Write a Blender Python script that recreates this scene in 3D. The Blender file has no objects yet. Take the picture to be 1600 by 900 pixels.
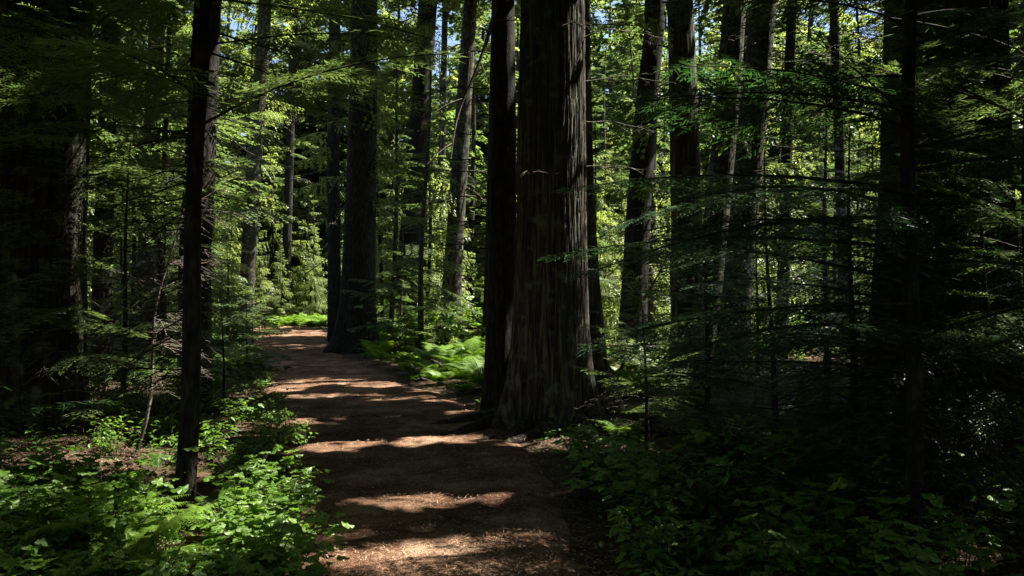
import bpy, math, numpy as np
from mathutils import Vector
R = math.radians
sc = bpy.context.scene
col = sc.collection
# ------------------------------------------------------------------ camera, sky, sun, exposure
CAMZ, F, HOR = 1.6, 1300.0, 470.0
cam = bpy.data.objects.new('camera', bpy.data.cameras.new('camera')); col.objects.link(cam)
cam.location = (0, 0, CAMZ); cam.rotation_euler = (R(90) + math.atan((HOR-450)/F), 0, 0)
cam.data.lens = 36*F/1600; cam.data.clip_end = 2000; cam.data.clip_start = 0.05
sc.camera = cam
SUN_AZ, SUN_EL = R(69), R(57)                 # azimuth from the view direction towards the right
SD = np.array([math.cos(SUN_EL)*math.sin(SUN_AZ), math.cos(SUN_EL)*math.cos(SUN_AZ), math.sin(SUN_EL)])
sl = bpy.data.lights.new('sun', 'SUN'); sl.energy = 5.0; sl.angle = R(0.5); sl.color = (1, .95, .86)
so = bpy.data.objects.new('sun', sl); col.objects.link(so); so.location = (20, 5, 30)
so.rotation_euler = Vector(SD).to_track_quat('Z', 'Y').to_euler()
w = bpy.data.worlds.new('World'); sc.world = w; w.use_nodes = True
nt = w.node_tree; nt.nodes.clear()
wo = nt.nodes.new('ShaderNodeOutputWorld'); bg = nt.nodes.new('ShaderNodeBackground'); sk = nt.nodes.new('ShaderNodeTexSky')
sk.sky_type = 'NISHITA'; sk.sun_disc = False; sk.sun_elevation = SUN_EL; sk.sun_rotation = SUN_AZ
bg.inputs['Strength'].default_value = 0.05
nt.links.new(sk.outputs[0], bg.inputs[0]); nt.links.new(bg.outputs[0], wo.inputs[0])
sc.view_settings.view_transform = 'Standard'; sc.view_settings.look = 'None'
sc.view_settings.exposure = 2.3; sc.view_settings.gamma = 1
cy = sc.cycles
cy.use_denoising = True; cy.max_bounces = 5; cy.diffuse_bounces = 2; cy.glossy_bounces = 1
cy.transmission_bounces = 3; cy.transparent_max_bounces = 4; cy.use_adaptive_sampling = False
cy.sample_clamp_indirect = 4; cy.caustics_reflective = False; cy.caustics_refractive = False

rng = np.random.default_rng(11)
def U(a, b, n=None): return rng.uniform(a, b, n)

# ------------------------------------------------------------------ helpers
def at(px, py):                                # ground point seen at a pixel of the 1600x900 photo
    Y = CAMZ*F/(py-HOR); return (px-800)/F*Y, Y
def height(x, y):
    x = np.asarray(x, float); y = np.asarray(y, float)
    c = trail_c(y); d = np.abs(x-c)
    off = np.clip((d-1.2)/2.0, 0, 1)
    b = 0.10*np.sin(x*.55+1.3)*np.cos(y*.43) + 0.06*np.sin(x*1.3+y*.9) + .03*np.sin(x*2.7-y*2.1+1)
    far = np.clip((d-3)/20, 0, 1)
    return b*off + .09*off + .5*far*np.sin(x*.11+y*.07)**2 - 0.02*np.cos(y*.8)
# trail edges measured along the path (depth, left x, right x)
TR = [(900, 470, 960), (820, 462, 905), (760, 455, 880), (700, 440, 850), (660, 425, 800), (630, 412, 742), (600, 405, 655), (575, 403, 590), (552, 400, 535), (530, 397, 515), (516, 393, 512)]
_tp = []
for py, a, b in TR:
    xa, Y = at(a, py); xb, _ = at(b, py); _tp.append((Y, xa, xb))
_tp = [(-6, -1.0, 1.2), (2, -1.15, .8)] + _tp
_tp += [(50, -17.5, -12.5), (55, -22, -17), (62, -31, -26)]
_tp = np.array(_tp)
def trail_l(y): return np.interp(y, _tp[:, 0], _tp[:, 1])
def trail_r(y): return np.interp(y, _tp[:, 0], _tp[:, 2])
def trail_c(y): return (trail_l(y)+trail_r(y))/2
def on_trail(x, y, m=0.0): return (x > trail_l(y)-m) & (x < trail_r(y)+m) & (y < 49)

def mesh(name, V, polys, mats, smooth=False, pm=None):
    """V (n,3); polys: list of int arrays (m,k) of equal-size faces."""
    me = bpy.data.meshes.new(name)
    V = np.asarray(V, np.float32)
    me.vertices.add(len(V)); me.vertices.foreach_set('co', V.ravel())
    idx = np.concatenate([np.asarray(p).ravel() for p in polys]).astype(np.int32)
    tot = np.concatenate([np.full(len(p), np.asarray(p).shape[1]) for p in polys])
    me.loops.add(len(idx)); me.loops.foreach_set('vertex_index', idx)
    me.polygons.add(len(tot)); st = np.concatenate([[0], np.cumsum(tot)[:-1]]).astype(np.int32)
    me.polygons.foreach_set('loop_start', st)
    if pm is not None: me.polygons.foreach_set('material_index', np.asarray(pm, np.int32))
    me.update(calc_edges=True)
    me.polygons.foreach_set('use_smooth', np.full(len(tot), smooth))
    for m in mats: me.materials.append(m)
    return me
class MB:
    """collects quads / tris / tubes with a material index"""
    def __init__(s): s.V = []; s.n = 0; s.P = []; s.M = []; s.S = []
    def add(s, V, F_, m=0, sm=False):
        V = np.asarray(V, np.float32).reshape(-1, 3); F_ = np.asarray(F_)
        s.V.append(V); s.P.append(F_+s.n); s.M.append(np.full(len(F_), m)); s.S.append(np.full(len(F_), sm)); s.n += len(V)
    def quads(s, Q, m=0):
        Q = np.asarray(Q)
        if len(Q): s.add(Q.reshape(-1, 3), np.arange(len(Q)*4).reshape(-1, 4), m)
    def tube(s, pts, rad, sides=5, m=0):
        pts = np.asarray(pts, float); n = len(pts); rad = np.asarray(rad, float)
        t = np.gradient(pts, axis=0); t /= np.linalg.norm(t, axis=1)[:, None]+1e-9
        up = np.array([0, 0, 1.]) if abs(t[0, 2]) < .8 else np.array([1., 0, 0])
        a = np.cross(t, up); a /= np.linalg.norm(a, axis=1)[:, None]+1e-9; b = np.cross(t, a)
        th = np.arange(sides)*2*np.pi/sides
        V = pts[:, None] + rad[:, None, None]*(a[:, None]*np.cos(th)[None, :, None]+b[:, None]*np.sin(th)[None, :, None])
        i = np.arange(n-1)[:, None]; j = np.arange(sides)[None]; k = (j+1) % sides
        f = np.stack([i*sides+j, i*sides+k, (i+1)*sides+k, (i+1)*sides+j], -1).reshape(-1, 4)
        s.add(V.reshape(-1, 3), f, m, True)
    def mesh(s, name, mats):
        me = mesh(name, np.concatenate(s.V), s.P, mats, pm=np.concatenate(s.M))
        me.polygons.foreach_set('use_smooth', np.concatenate(s.S)); return me
def link(name, me, parent=None, loc=None):
    o = bpy.data.objects.new(name, me); col.objects.link(o)
    if parent is not None: o.parent = parent
    if loc is not None: o.location = loc
    return o
def tag(o, label, cat, group=None):
    o['label'] = label; o['category'] = cat
    if group: o['group'] = group
    return o
def thing(name, loc, label, cat, group=None): return tag(link(name, None, None, loc), label, cat, group)
def struct(name, me): o = link(name, me); o['kind'] = 'structure'; return o
def copy_tree(o, loc, rz, s, label=None, sz=None, tilt=(0, 0)):
    c = o.copy(); col.objects.link(c); c.location = loc; c.rotation_euler = (tilt[0], tilt[1], rz); c.scale = (s, s, sz or s)
    if label: c['label'] = label
    for ch in o.children:
        d = ch.copy(); col.objects.link(d); d.parent = c
    return c

# ------------------------------------------------------------------ materials
def newmat(name):
    m = bpy.data.materials.new(name); m.use_nodes = True; t = m.node_tree; t.nodes.clear()
    return m, t, t.nodes, t.links
def ramp(N, stops):
    r = N.new('ShaderNodeValToRGB'); e = r.color_ramp.elements
    while len(e) < len(stops): e.new(.5)
    for k, (p, c) in enumerate(stops): e[k].position = p; e[k].color = (*c, 1)
    return r
def leaf_mat(name, dark, light, trans, rough=.45, tw=.45, spec=.35):
    m, t, N, L = newmat(name)
    out = N.new('ShaderNodeOutputMaterial'); geo = N.new('ShaderNodeNewGeometry'); oi = N.new('ShaderNodeObjectInfo')
    nz = N.new('ShaderNodeTexNoise'); nz.inputs['Scale'].default_value = 1.3; nz.inputs['Detail'].default_value = 2
    L.new(geo.outputs['Position'], nz.inputs['Vector'])
    a = N.new('ShaderNodeMath'); a.operation = 'MULTIPLY_ADD'; a.inputs[1].default_value = .45
    L.new(geo.outputs['Random Per Island'], a.inputs[0]); 
    b = N.new('ShaderNodeMath'); b.operation = 'MULTIPLY_ADD'; b.inputs[1].default_value = .25
    L.new(oi.outputs['Random'], b.inputs[0]); 
    c = N.new('ShaderNodeMath'); c.operation = 'MULTIPLY'; c.inputs[1].default_value = .5; L.new(nz.outputs[0], c.inputs[0])
    L.new(c.outputs[0], b.inputs[2]); L.new(b.outputs[0], a.inputs[2])
    cr = ramp(N, [(.15, dark), (.95, light)]); L.new(a.outputs[0], cr.inputs[0])
    p = N.new('ShaderNodeBsdfPrincipled'); p.inputs['Roughness'].default_value = rough; p.inputs['Specular IOR Level'].default_value = spec
    L.new(cr.outputs[0], p.inputs['Base Color'])
    tr = N.new('ShaderNodeBsdfTranslucent'); mx = N.new('ShaderNodeMixRGB'); mx.blend_type = 'MULTIPLY'; mx.inputs[0].default_value = 1
    mx.inputs[2].default_value = (*trans, 1); L.new(cr.outputs[0], mx.inputs[1]); L.new(mx.outputs[0], tr.inputs[0])
    ms = N.new('ShaderNodeMixShader'); ms.inputs[0].default_value = tw
    L.new(p.outputs[0], ms.inputs[1]); L.new(tr.outputs[0], ms.inputs[2]); L.new(ms.outputs[0], out.inputs[0])
    return m
def bark_mat(name, dark, mid, light, scale=14, stretch=.07, bump=.6, moss=0.0, dist=.02):
    m, t, N, L = newmat(name)
    out = N.new('ShaderNodeOutputMaterial'); p = N.new('ShaderNodeBsdfPrincipled'); p.inputs['Roughness'].default_value = .9
    p.inputs['Specular IOR Level'].default_value = .15
    tc = N.new('ShaderNodeTexCoord'); mp = N.new('ShaderNodeMapping'); mp.inputs['Scale'].default_value = (1, 1, stretch)
    L.new(tc.outputs['Object'], mp.inputs[0])
    n1 = N.new('ShaderNodeTexNoise'); n1.inputs['Scale'].default_value = scale; n1.inputs['Detail'].default_value = 7; n1.inputs['Roughness'].default_value = .65
    n1.inputs['Distortion'].default_value = .4
    L.new(mp.outputs[0], n1.inputs['Vector'])
    n2 = N.new('ShaderNodeTexNoise'); n2.inputs['Scale'].default_value = 2.2; n2.inputs['Detail'].default_value = 4; L.new(tc.outputs['Object'], n2.inputs['Vector'])
    cr = ramp(N, [(.36, dark), (.52, mid), (.66, light)]); L.new(n1.outputs[0], cr.inputs[0])
    mx = N.new('ShaderNodeMixRGB'); mx.blend_type = 'MULTIPLY'; mx.inputs[0].default_value = .6
    r2 = ramp(N, [(.3, (.55, .5, .45)), (.7, (1.15, 1.15, 1.15))]); L.new(n2.outputs[0], r2.inputs[0])
    L.new(cr.outputs[0], mx.inputs[1]); L.new(r2.outputs[0], mx.inputs[2])
    src = mx
    if moss > 0:
        n3 = N.new('ShaderNodeTexNoise'); n3.inputs['Scale'].default_value = 6; n3.inputs['Detail'].default_value = 6; L.new(tc.outputs['Object'], n3.inputs['Vector'])
        r3 = ramp(N, [(.62-moss*.2, (0, 0, 0)), (.70, (1, 1, 1))]); L.new(n3.outputs[0], r3.inputs[0])
        m2 = N.new('ShaderNodeMixRGB'); m2.inputs[2].default_value = (.12, .14, .08, 1); L.new(r3.outputs[0], m2.inputs[0]); L.new(mx.outputs[0], m2.inputs[1]); src = m2
    L.new(src.outputs[0], p.inputs['Base Color'])
    bp = N.new('ShaderNodeBump'); bp.inputs['Strength'].default_value = bump; bp.inputs['Distance'].default_value = dist
    L.new(n1.outputs[0], bp.inputs['Height']); L.new(bp.outputs[0], p.inputs['Normal']); L.new(p.outputs[0], out.inputs[0])
    return m
def ground_mat(name, stops, scale, fine, bump=.5):
    m, t, N, L = newmat(name)
    out = N.new('ShaderNodeOutputMaterial'); p = N.new('ShaderNodeBsdfPrincipled'); p.inputs['Roughness'].default_value = .95
    p.inputs['Specular IOR Level'].default_value = .1
    geo = N.new('ShaderNodeNewGeometry')
    n1 = N.new('ShaderNodeTexNoise'); n1.inputs['Scale'].default_value = scale; n1.inputs['Detail'].default_value = 9; n1.inputs['Roughness'].default_value = .7
    n2 = N.new('ShaderNodeTexNoise'); n2.inputs['Scale'].default_value = fine; n2.inputs['Detail'].default_value = 5; n2.inputs['Distortion'].default_value = 1.5
    L.new(geo.outputs['Position'], n1.inputs['Vector']); L.new(geo.outputs['Position'], n2.inputs['Vector'])
    mm = N.new('ShaderNodeMath'); mm.operation = 'ADD'; m5 = N.new('ShaderNodeMath'); m5.operation = 'MULTIPLY'; m5.inputs[1].default_value = .5
    L.new(n1.outputs[0], mm.inputs[0]); L.new(n2.outputs[0], mm.inputs[1]); L.new(mm.outputs[0], m5.inputs[0])
    cr = ramp(N, stops); L.new(m5.outputs[0], cr.inputs[0]); L.new(cr.outputs[0], p.inputs['Base Color'])
    bp = N.new('ShaderNodeBump'); bp.inputs['Strength'].default_value = bump; bp.inputs['Distance'].default_value = .06
    L.new(m5.outputs[0], bp.inputs['Height']); L.new(bp.outputs[0], p.inputs['Normal']); L.new(p.outputs[0], out.inputs[0])
    return m
M = dict(
    hem=leaf_mat('hemlock_needles', (.034, .062, .022), (.125, .175, .060), (2.0, 2.05, 1.3), .36, .42),
    ced=leaf_mat('cedar_foliage', (.065, .100, .024), (.205, .245, .080), (2.3, 2.25, 1.5), .4, .5),
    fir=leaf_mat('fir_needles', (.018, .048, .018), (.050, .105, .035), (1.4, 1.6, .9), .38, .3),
    fern=leaf_mat('fern_frond', (.075, .150, .018), (.19, .30, .04), (1.6, 1.7, .7), .5, .45),
    shrub=leaf_mat('broad_leaf', (.055, .125, .016), (.150, .260, .034), (1.5, 1.6, .7), .4, .45, .45),
    cover=leaf_mat('cover_leaf', (.035, .090, .014), (.090, .170, .030), (1.5, 1.6, .7), .45, .4),
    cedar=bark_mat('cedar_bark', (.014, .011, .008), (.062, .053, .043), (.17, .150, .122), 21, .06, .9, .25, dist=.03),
    shade=bark_mat('shaded_cedar_bark', (.008, .006, .005), (.028, .023, .018), (.08, .068, .055), 19, .06, .9, .2, dist=.03),  # darker copy of the cedar bark, shade put into its colour
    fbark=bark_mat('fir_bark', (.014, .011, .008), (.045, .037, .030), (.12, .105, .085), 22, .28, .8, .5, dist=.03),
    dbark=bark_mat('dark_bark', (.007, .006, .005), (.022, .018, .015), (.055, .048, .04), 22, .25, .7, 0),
    dead=bark_mat('dead_wood', (.045, .038, .03), (.12, .10, .082), (.27, .24, .20), 30, .3, .3),
    twig=bark_mat('twig_wood', (.014, .010, .008), (.035, .028, .021), (.08, .065, .05), 30, .3, .2),
    soil=ground_mat('forest_floor', [(.36, (.010, .007, .005)), (.47, (.035, .022, .013)), (.56, (.07, .044, .026)), (.66, (.11, .075, .045))], 3.0, 40),
    trail=ground_mat('needle_trail', [(.36, (.024, .011, .006)), (.455, (.070, .032, .017)), (.53, (.185, .098, .055)), (.61, (.42, .285, .19))], 1.3, 75, .9),
)
def plain(name, c, r=.8):
    m, t, N, L = newmat(name); out = N.new('ShaderNodeOutputMaterial'); p = N.new('ShaderNodeBsdfPrincipled')
    g = N.new('ShaderNodeNewGeometry'); cr = ramp(N, [(0, [v*.2 for v in c]), (1, [min(1, v*1.7) for v in c])])
    L.new(g.outputs['Random Per Island'], cr.inputs[0]); L.new(cr.outputs[0], p.inputs['Base Color']); p.inputs['Roughness'].default_value = r
    L.new(p.outputs[0], out.inputs[0]); return m
M['needle'] = plain('fallen_needle', (.30, .20, .13)); M['brown'] = plain('brown_leaf', (.12, .06, .028))

# ------------------------------------------------------------------ ground and trail
def grid(x0, x1, nx, y0, y1, ny, power=1):
    xs = np.linspace(x0, x1, nx); ys = y0 + (y1-y0)*np.linspace(0, 1, ny)**power
    X, Y = np.meshgrid(xs, ys); i, j = np.meshgrid(np.arange(nx-1), np.arange(ny-1))
    a = (j*nx+i).ravel(); return X, Y, np.stack([a, a+1, a+nx+1, a+nx], -1)
def smoothn(x, y):
    return .02*np.sin(x*7+y*3)+.015*np.sin(x*3-y*9+2)+.012*np.sin(x*15+y*11)
s_ = np.linspace(-1, 1, 321); gx = 15*s_+235*s_**5
X, Y, f = grid(-1, 1, 321, -30, 300, 420, 1.8); X = np.broadcast_to(gx, X.shape)
de = np.maximum(trail_l(Y)-X, X-trail_r(Y))
Z = height(X, Y)+smoothn(X, Y)*np.clip(de/1.0, 0, 1)-.07*np.clip(-de/.35, 0, 1)*(Y < 54)
struct('ground', mesh('ground', np.stack([X, Y, Z], -1).reshape(-1, 3), [f], [M['soil']], True))
nx = 41; ys = -6 + (55+6)*np.linspace(0, 1, 520)**1.5
uu = np.linspace(0, 1, nx); Yt = np.repeat(ys[:, None], nx, 1)
wob = .13*np.sin(ys*2.1)+.08*np.sin(ys*5.3+1); wob2 = .13*np.sin(ys*1.7+2)+.09*np.sin(ys*4.4)
fw = np.clip(ys/14, .4, 1.3); lx = trail_l(ys)-.06+wob*fw; rx = trail_r(ys)-.02+wob2*fw
Xt = lx[:, None]+(rx-lx)[:, None]*uu[None]
edge = np.clip(np.minimum(uu, 1-uu)*8, 0, 1)[None]
Zt = height(Xt, Yt)+edge*.03-.012*(1-edge)*4+.008*np.sin(Xt*5+Yt*2)+.006*np.sin(Xt*11-Yt*7)
i, j = np.meshgrid(np.arange(nx-1), np.arange(len(ys)-1)); a = (j*nx+i).ravel()
struct('path', mesh('path', np.stack([Xt, Yt, Zt], -1).reshape(-1, 3), [np.stack([a, a+1, a+nx+1, a+nx], -1)], [M['trail']], True))

# ------------------------------------------------------------------ crown gaps shaped to let sun onto chosen spots (ground ellipses and points up in the air)
GAPS = []
def gap(px, py, hw, hh):
    x, y = at(px, py); _, ya = at(px, py-hh); _, yb = at(px, py+hh)
    GAPS.append((x, (ya+yb)/2, hw/F*y, (ya-yb)/2*(1.05 if py < 640 else 1.15)))
for g in [(650, 885, 165, 46), (540, 850, 60, 20), (800, 838, 60, 10), (625, 786, 150, 14), (760, 780, 35, 10), (520, 697, 72, 11), (675, 691, 85, 8), (560, 690, 40, 5),
          (500, 598, 95, 6), (590, 602, 50, 5), (520, 622, 110, 6), (640, 628, 80, 5), (720, 645, 30, 6), (455, 543, 60, 4), (505, 574, 18, 3), (450, 511, 75, 9),
          (700, 600, 60, 26), (660, 560, 50, 12), (620, 570, 30, 8), (740, 560, 30, 10),
          (400, 800, 100, 52), (300, 885, 220, 46), (190, 855, 90, 34), (60, 880, 80, 30), (200, 740, 30, 8), (375, 690, 60, 14), (330, 720, 30, 10), (350, 660, 40, 5),
          (880, 760, 22, 22), (960, 690, 14, 10), (1185, 730, 22, 8), (1150, 850, 40, 8), (1230, 880, 26, 8), (1500, 880, 40, 10), (985, 633, 50, 4), (960, 610, 40, 8)]:
    gap(*g)
AIR = []          # points in the air that the sun reaches: (px, py, depth, radius)
def air(px, py, Yd, r): AIR.append(((px-800)/F*Yd, Yd, CAMZ+(HOR-py)/F*Yd, r*1.35))
for g in [(934, 60, 10.8, .22), (934, 160, 10.8, .22), (935, 260, 10.8, .22), (938, 350, 10.8, .22), (941, 440, 10.8, .22), (945, 520, 10.8, .2), (880, 200, 10.2, .16), (850, 90, 10, .12),
          (1085, 110, 14, .3), (1085, 60, 14, .3), (1185, 150, 16, .5), (1175, 300, 16, .5), (1165, 420, 16, .5), (1200, 30, 16, .5),
          (860, 600, 9.6, .12), (915, 20, 10.8, .13), (918, 110, 10.8, .13), (920, 210, 10.8, .13), (922, 310, 10.8, .13), (925, 400, 10.8, .13), (928, 480, 10.8, .13), (650, 150, 34, .8), (715, 300, 30, 1), (712, 450, 30, .8), (1128, 250, 16, .4), (1115, 400, 16, .4), (120, 500, 9, .5), (150, 640, 8, .5), (60, 320, 9, .12), (10, 20, 8, .5), (200, 520, 9, .6), (260, 450, 9, .5), (30, 680, 5, .3),
          (1250, 250, 5.5, .35), (1180, 235, 6, .3), (1560, 100, 4.6, .12), (1520, 450, 6, .35), (1560, 500, 6, .3), (1450, 330, 6, .2), (1300, 380, 8, .4), (1120, 500, 9, .4), (1010, 520, 9.5, .4), (1290, 530, 9, .4),
          (500, 300, 8, .5), (560, 250, 9, .3), (1560, 700, 5, .2), (120, 120, 10, .4), (230, 90, 11, .5), (180, 260, 11, .5), (260, 330, 11, .45), (90, 380, 9, .4), (350, 180, 14, .7), (430, 100, 16, .7), (470, 330, 18, .8), (350, 420, 16, .6), (480, 40, 18, .7), (200, 420, 12, .5), (1480, 150, 6, .25), (1540, 260, 6, .25), (1580, 180, 6, .3), (1450, 400, 6, .25), (780, 80, 11, .3), (770, 40, 12, .3), (745, 110, 11.9, .35), (722, 185, 11.7, .35), (707, 235, 11.6, .3), (960, 120, 24, 1.1), (960, 320, 22, 1), (970, 500, 18, .9), (1030, 220, 22, 1), (1110, 250, 24, 1.1), (1100, 500, 22, 1), (1220, 100, 24, 1.1), (1230, 330, 22, 1.1), (1300, 60, 22, 1.1), (1290, 250, 22, 1.1), (1330, 420, 20, 1), (1210, 540, 20, 1), (1020, 580, 16, .8), (1120, 400, 18, .8), (1260, 420, 24, 1.1), (770, 60, 15.8, .35), (745, 130, 16.3, .35), (720, 200, 16.8, .35)]:
    air(*g)
GAPS = np.array(GAPS); AIR = np.array(AIR)
def sun_open(P):
    """True for points that stand between the sun and a place that has to be sunlit"""
    t = P[:, 2]/SD[2]; q = P[:, :2]-SD[None, :2]*t[:, None]
    o = np.zeros(len(P), bool)
    n = .3*np.sin(q[:, 0]*6+np.sin(q[:, 1]*5)*2)+.25*np.sin(q[:, 0]*13+q[:, 1]*17)
    for x, y, a, b in GAPS: o |= ((q[:, 0]-x)/a)**2+((q[:, 1]-y)/b)**2 < .9+n
    for x, y, z, r in AIR:
        v = P-np.array([x, y, z]); s = v@SD; d = np.linalg.norm(v-s[:, None]*SD, axis=1)
        o |= (s > .3) & (d < r)
    return o

# ------------------------------------------------------------------ foliage sprays
def diamonds(p, d, wv, ln, wd):
    """p base (n,3), d direction, wv width vector"""
    m = p+d*(ln*.45)[:, None]; h = wv*(wd*.5)[:, None]
    return np.stack([p, m+h, p+d*ln[:, None], m-h], 1)
def norm(v): return v/(np.linalg.norm(v, axis=-1, keepdims=True)+1e-9)
def spray(L, det=1.0, droop=.1, lat=.42, wid=.011, tl=.085, fan=.9, bare=.12):
    """one foliage branch along +x: (quads, axis points). det = spacing multiplier"""
    sag = U(.08, .22)
    ax = lambda t: np.stack([t*L, .04*L*np.sin(t*3+ph), L*(.12*t-sag*t*t*1.3)], -1)
    ph = U(0, 6)
    B, D, LN, WD = [], [], [], []
    n = max(5, int(L/(.055*det)))
    for k in range(n):
        t = bare+(1-bare)*(k+U(0, 1))/n
        if rng.random() < .12: continue
        for sd in (-1, 1):
            if rng.random() < .1: continue
            b = ax(np.array(t)); l = L*lat*((1-t)**.75*(.5+.5*min(1, t*4))+.10)*U(.65, 1.15)
            an = R(U(42, 68)); d = np.array([math.cos(an), sd*math.sin(an), -U(.3, 1.2)*droop])
            d /= np.linalg.norm(d); m = max(2, int(l/(.034*det)))
            u = (np.arange(m)+U(0, 1, m)*.6)/m
            cur = b+d*(u*l)[:, None]; cur[:, 2] -= droop*l*1.3*u**2
            for s2 in (-1, 1):
                a2 = np.radians(U(28, 60, m))*s2*fan
                dd = np.stack([d[0]*np.cos(a2)-d[1]*np.sin(a2), d[0]*np.sin(a2)+d[1]*np.cos(a2), d[2]-droop*1.2*u+U(-.2, .2, m)], -1)
                B.append(cur); D.append(norm(dd)); LN.append(tl*det**.5*U(.6, 1.25, m)*(1-.45*u)); WD.append(np.full(m, wid*det)*U(.7, 1.3, m))
            e = b+d*l; e[2] -= droop*l*1.3
            B.append(cur[-1:]); D.append(norm(e-b)[None]); LN.append(np.array([tl*1.1])); WD.append(np.array([wid*det]))
            B.append(b[None]); D.append(norm(e-b)[None]); LN.append(np.array([np.linalg.norm(e-b)])); WD.append(np.array([wid*.6]))
    B = np.concatenate(B); D = np.concatenate(D); LN = np.concatenate(LN); WD = np.concatenate(WD)
    up = norm(np.stack([U(-.35, .35, len(B)), U(-.35, .35, len(B)), np.ones(len(B))], -1))
    W = norm(np.cross(D, up))
    return diamonds(B, D, W, LN, WD), ax(np.linspace(0, 1, 7))
TF = [spray(L, 1.0, .12) for L in (.8, 1.2, 1.6, 2.1) for _ in range(3)]; TFL = np.repeat([.8, 1.2, 1.6, 2.1], 3)      # near hemlock
TM = [spray(L, 2.0, .15, wid=.024, tl=.10) for L in (.9, 1.5, 2.2, 3.0) for _ in range(3)]; TML = np.repeat([.9, 1.5, 2.2, 3.0], 3)
TC = [spray(L, 2.2, .55, wid=.030, tl=.12, lat=.42, fan=.6) for L in (1.0, 1.6, 2.4, 3.2) for _ in range(3)]; TCL = np.repeat([1.0, 1.6, 2.4, 3.2], 3)   # hanging cedar
TK = [spray(L, 3.6, .3, wid=.045, tl=.16, lat=.5) for L in (1.6, 2.6, 3.6) for _ in range(3)]; TKL = np.repeat([1.6, 2.6, 3.6], 3)   # high canopy
def place(T, TL, L, o, az, el, roll):
    k = int(np.argmin(np.abs(TL-L)+rng.random(len(TL))*.2)); q, ax = T[k]; s = L/TL[k]
    ca, sa = math.cos(az), math.sin(az); ce, se = math.cos(el), math.sin(el); cr, sr = math.cos(roll), math.sin(roll)
    Rx = np.array([[1, 0, 0], [0, cr, -sr], [0, sr, cr]]); Ry = np.array([[ce, 0, -se], [0, 1, 0], [se, 0, ce]]); Rz = np.array([[ca, -sa, 0], [sa, ca, 0], [0, 0, 1]])
    Mx = (Rz@Ry@Rx)*s
    return q@Mx.T+o, ax@Mx.T+o
def crown(mb, cfun, z0, z1, n, Lfun, T, TL, el=(-.15, .25), azs=None, gaps=False, thick=.012, drop=0.0, org=(0, 0, 0), gz=-9):
    org = np.array(org)
    for k in range(n):
        z = z0+(z1-z0)*(k+U(0, 1))/n; t = (z-z0)/(z1-z0)
        az = U(0, 2*math.pi) if azs is None else U(*azs[int(rng.integers(len(azs)))])
        L = Lfun(t)*U(.7, 1.2); o = cfun(z)
        if rng.random() < drop: continue
        q, ax = place(T, TL, L, o, az, U(*el)+.3*t, U(-.25, .25))
        if gaps and o[2] > gz:
            keep = ~sun_open(q.mean(1)+org); kf = keep.mean(); q = q[keep | (rng.random(len(keep)) < .02)]  # foliage cut out where it would block the chosen sun spots
            if kf < .35: continue
            ax[0] = cfun(z)-.1*norm(ax[1]-ax[0])
            mb.tube(ax, np.linspace(thick*L, .002, 7), 3, 1)
        else: mb.tube(ax, np.linspace(thick*L, .002, 7), 4, 1)
        mb.quads(q, 0)
def dead_branch(o, az, el, L, r0=.018, sag=.25, twigs=10, tl=.35, curl=0.0, mat='dead', sides=5):
    mb = MB(); t = np.linspace(0, 1, 12)
    h = az+curl*t+.12*np.sin(t*7+U(0, 6)); st = L/11
    dx = np.cumsum(np.cos(h)*math.cos(el)*st); dy = np.cumsum(np.sin(h)*math.cos(el)*st)
    z = math.sin(el)*L*t-sag*L*t*t+.012*L*np.sin(t*13+U(0, 6))
    P = np.stack([dx, dy, z], -1)+np.asarray(o)-np.array([dx[0], dy[0], 0])
    mb.tube(P, r0*(1-t*.85), sides)
    for k in range(twigs):
        i = int(rng.integers(2, 11)); a = h[i]+rng.choice([-1, 1])*U(.5, 1.1); l = tl*U(.4, 1.2)*(1.1-t[i]*.6)
        s = np.linspace(0, 1, 5)
        Q = P[i]+np.stack([np.cos(a+.3*s)*l*s, np.sin(a+.3*s)*l*s, U(-.5, .35)*l*s-.25*l*s*s], -1)
        mb.tube(Q, r0*.32*(1-.8*s)+.0012, 3)
        for _ in range(2):
            j = int(rng.integers(1, 5)); a3 = a+rng.choice([-1, 1])*U(.5, 1); l3 = l*U(.25, .5)
            mb.tube(Q[j]+np.stack([np.cos(a3)*l3*s, np.sin(a3)*l3*s, U(-.6, .3)*l3*s], -1), r0*.16*(1-.7*s)+.0008, 3)
    return mb.mesh('branch', [M[mat]])

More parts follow.
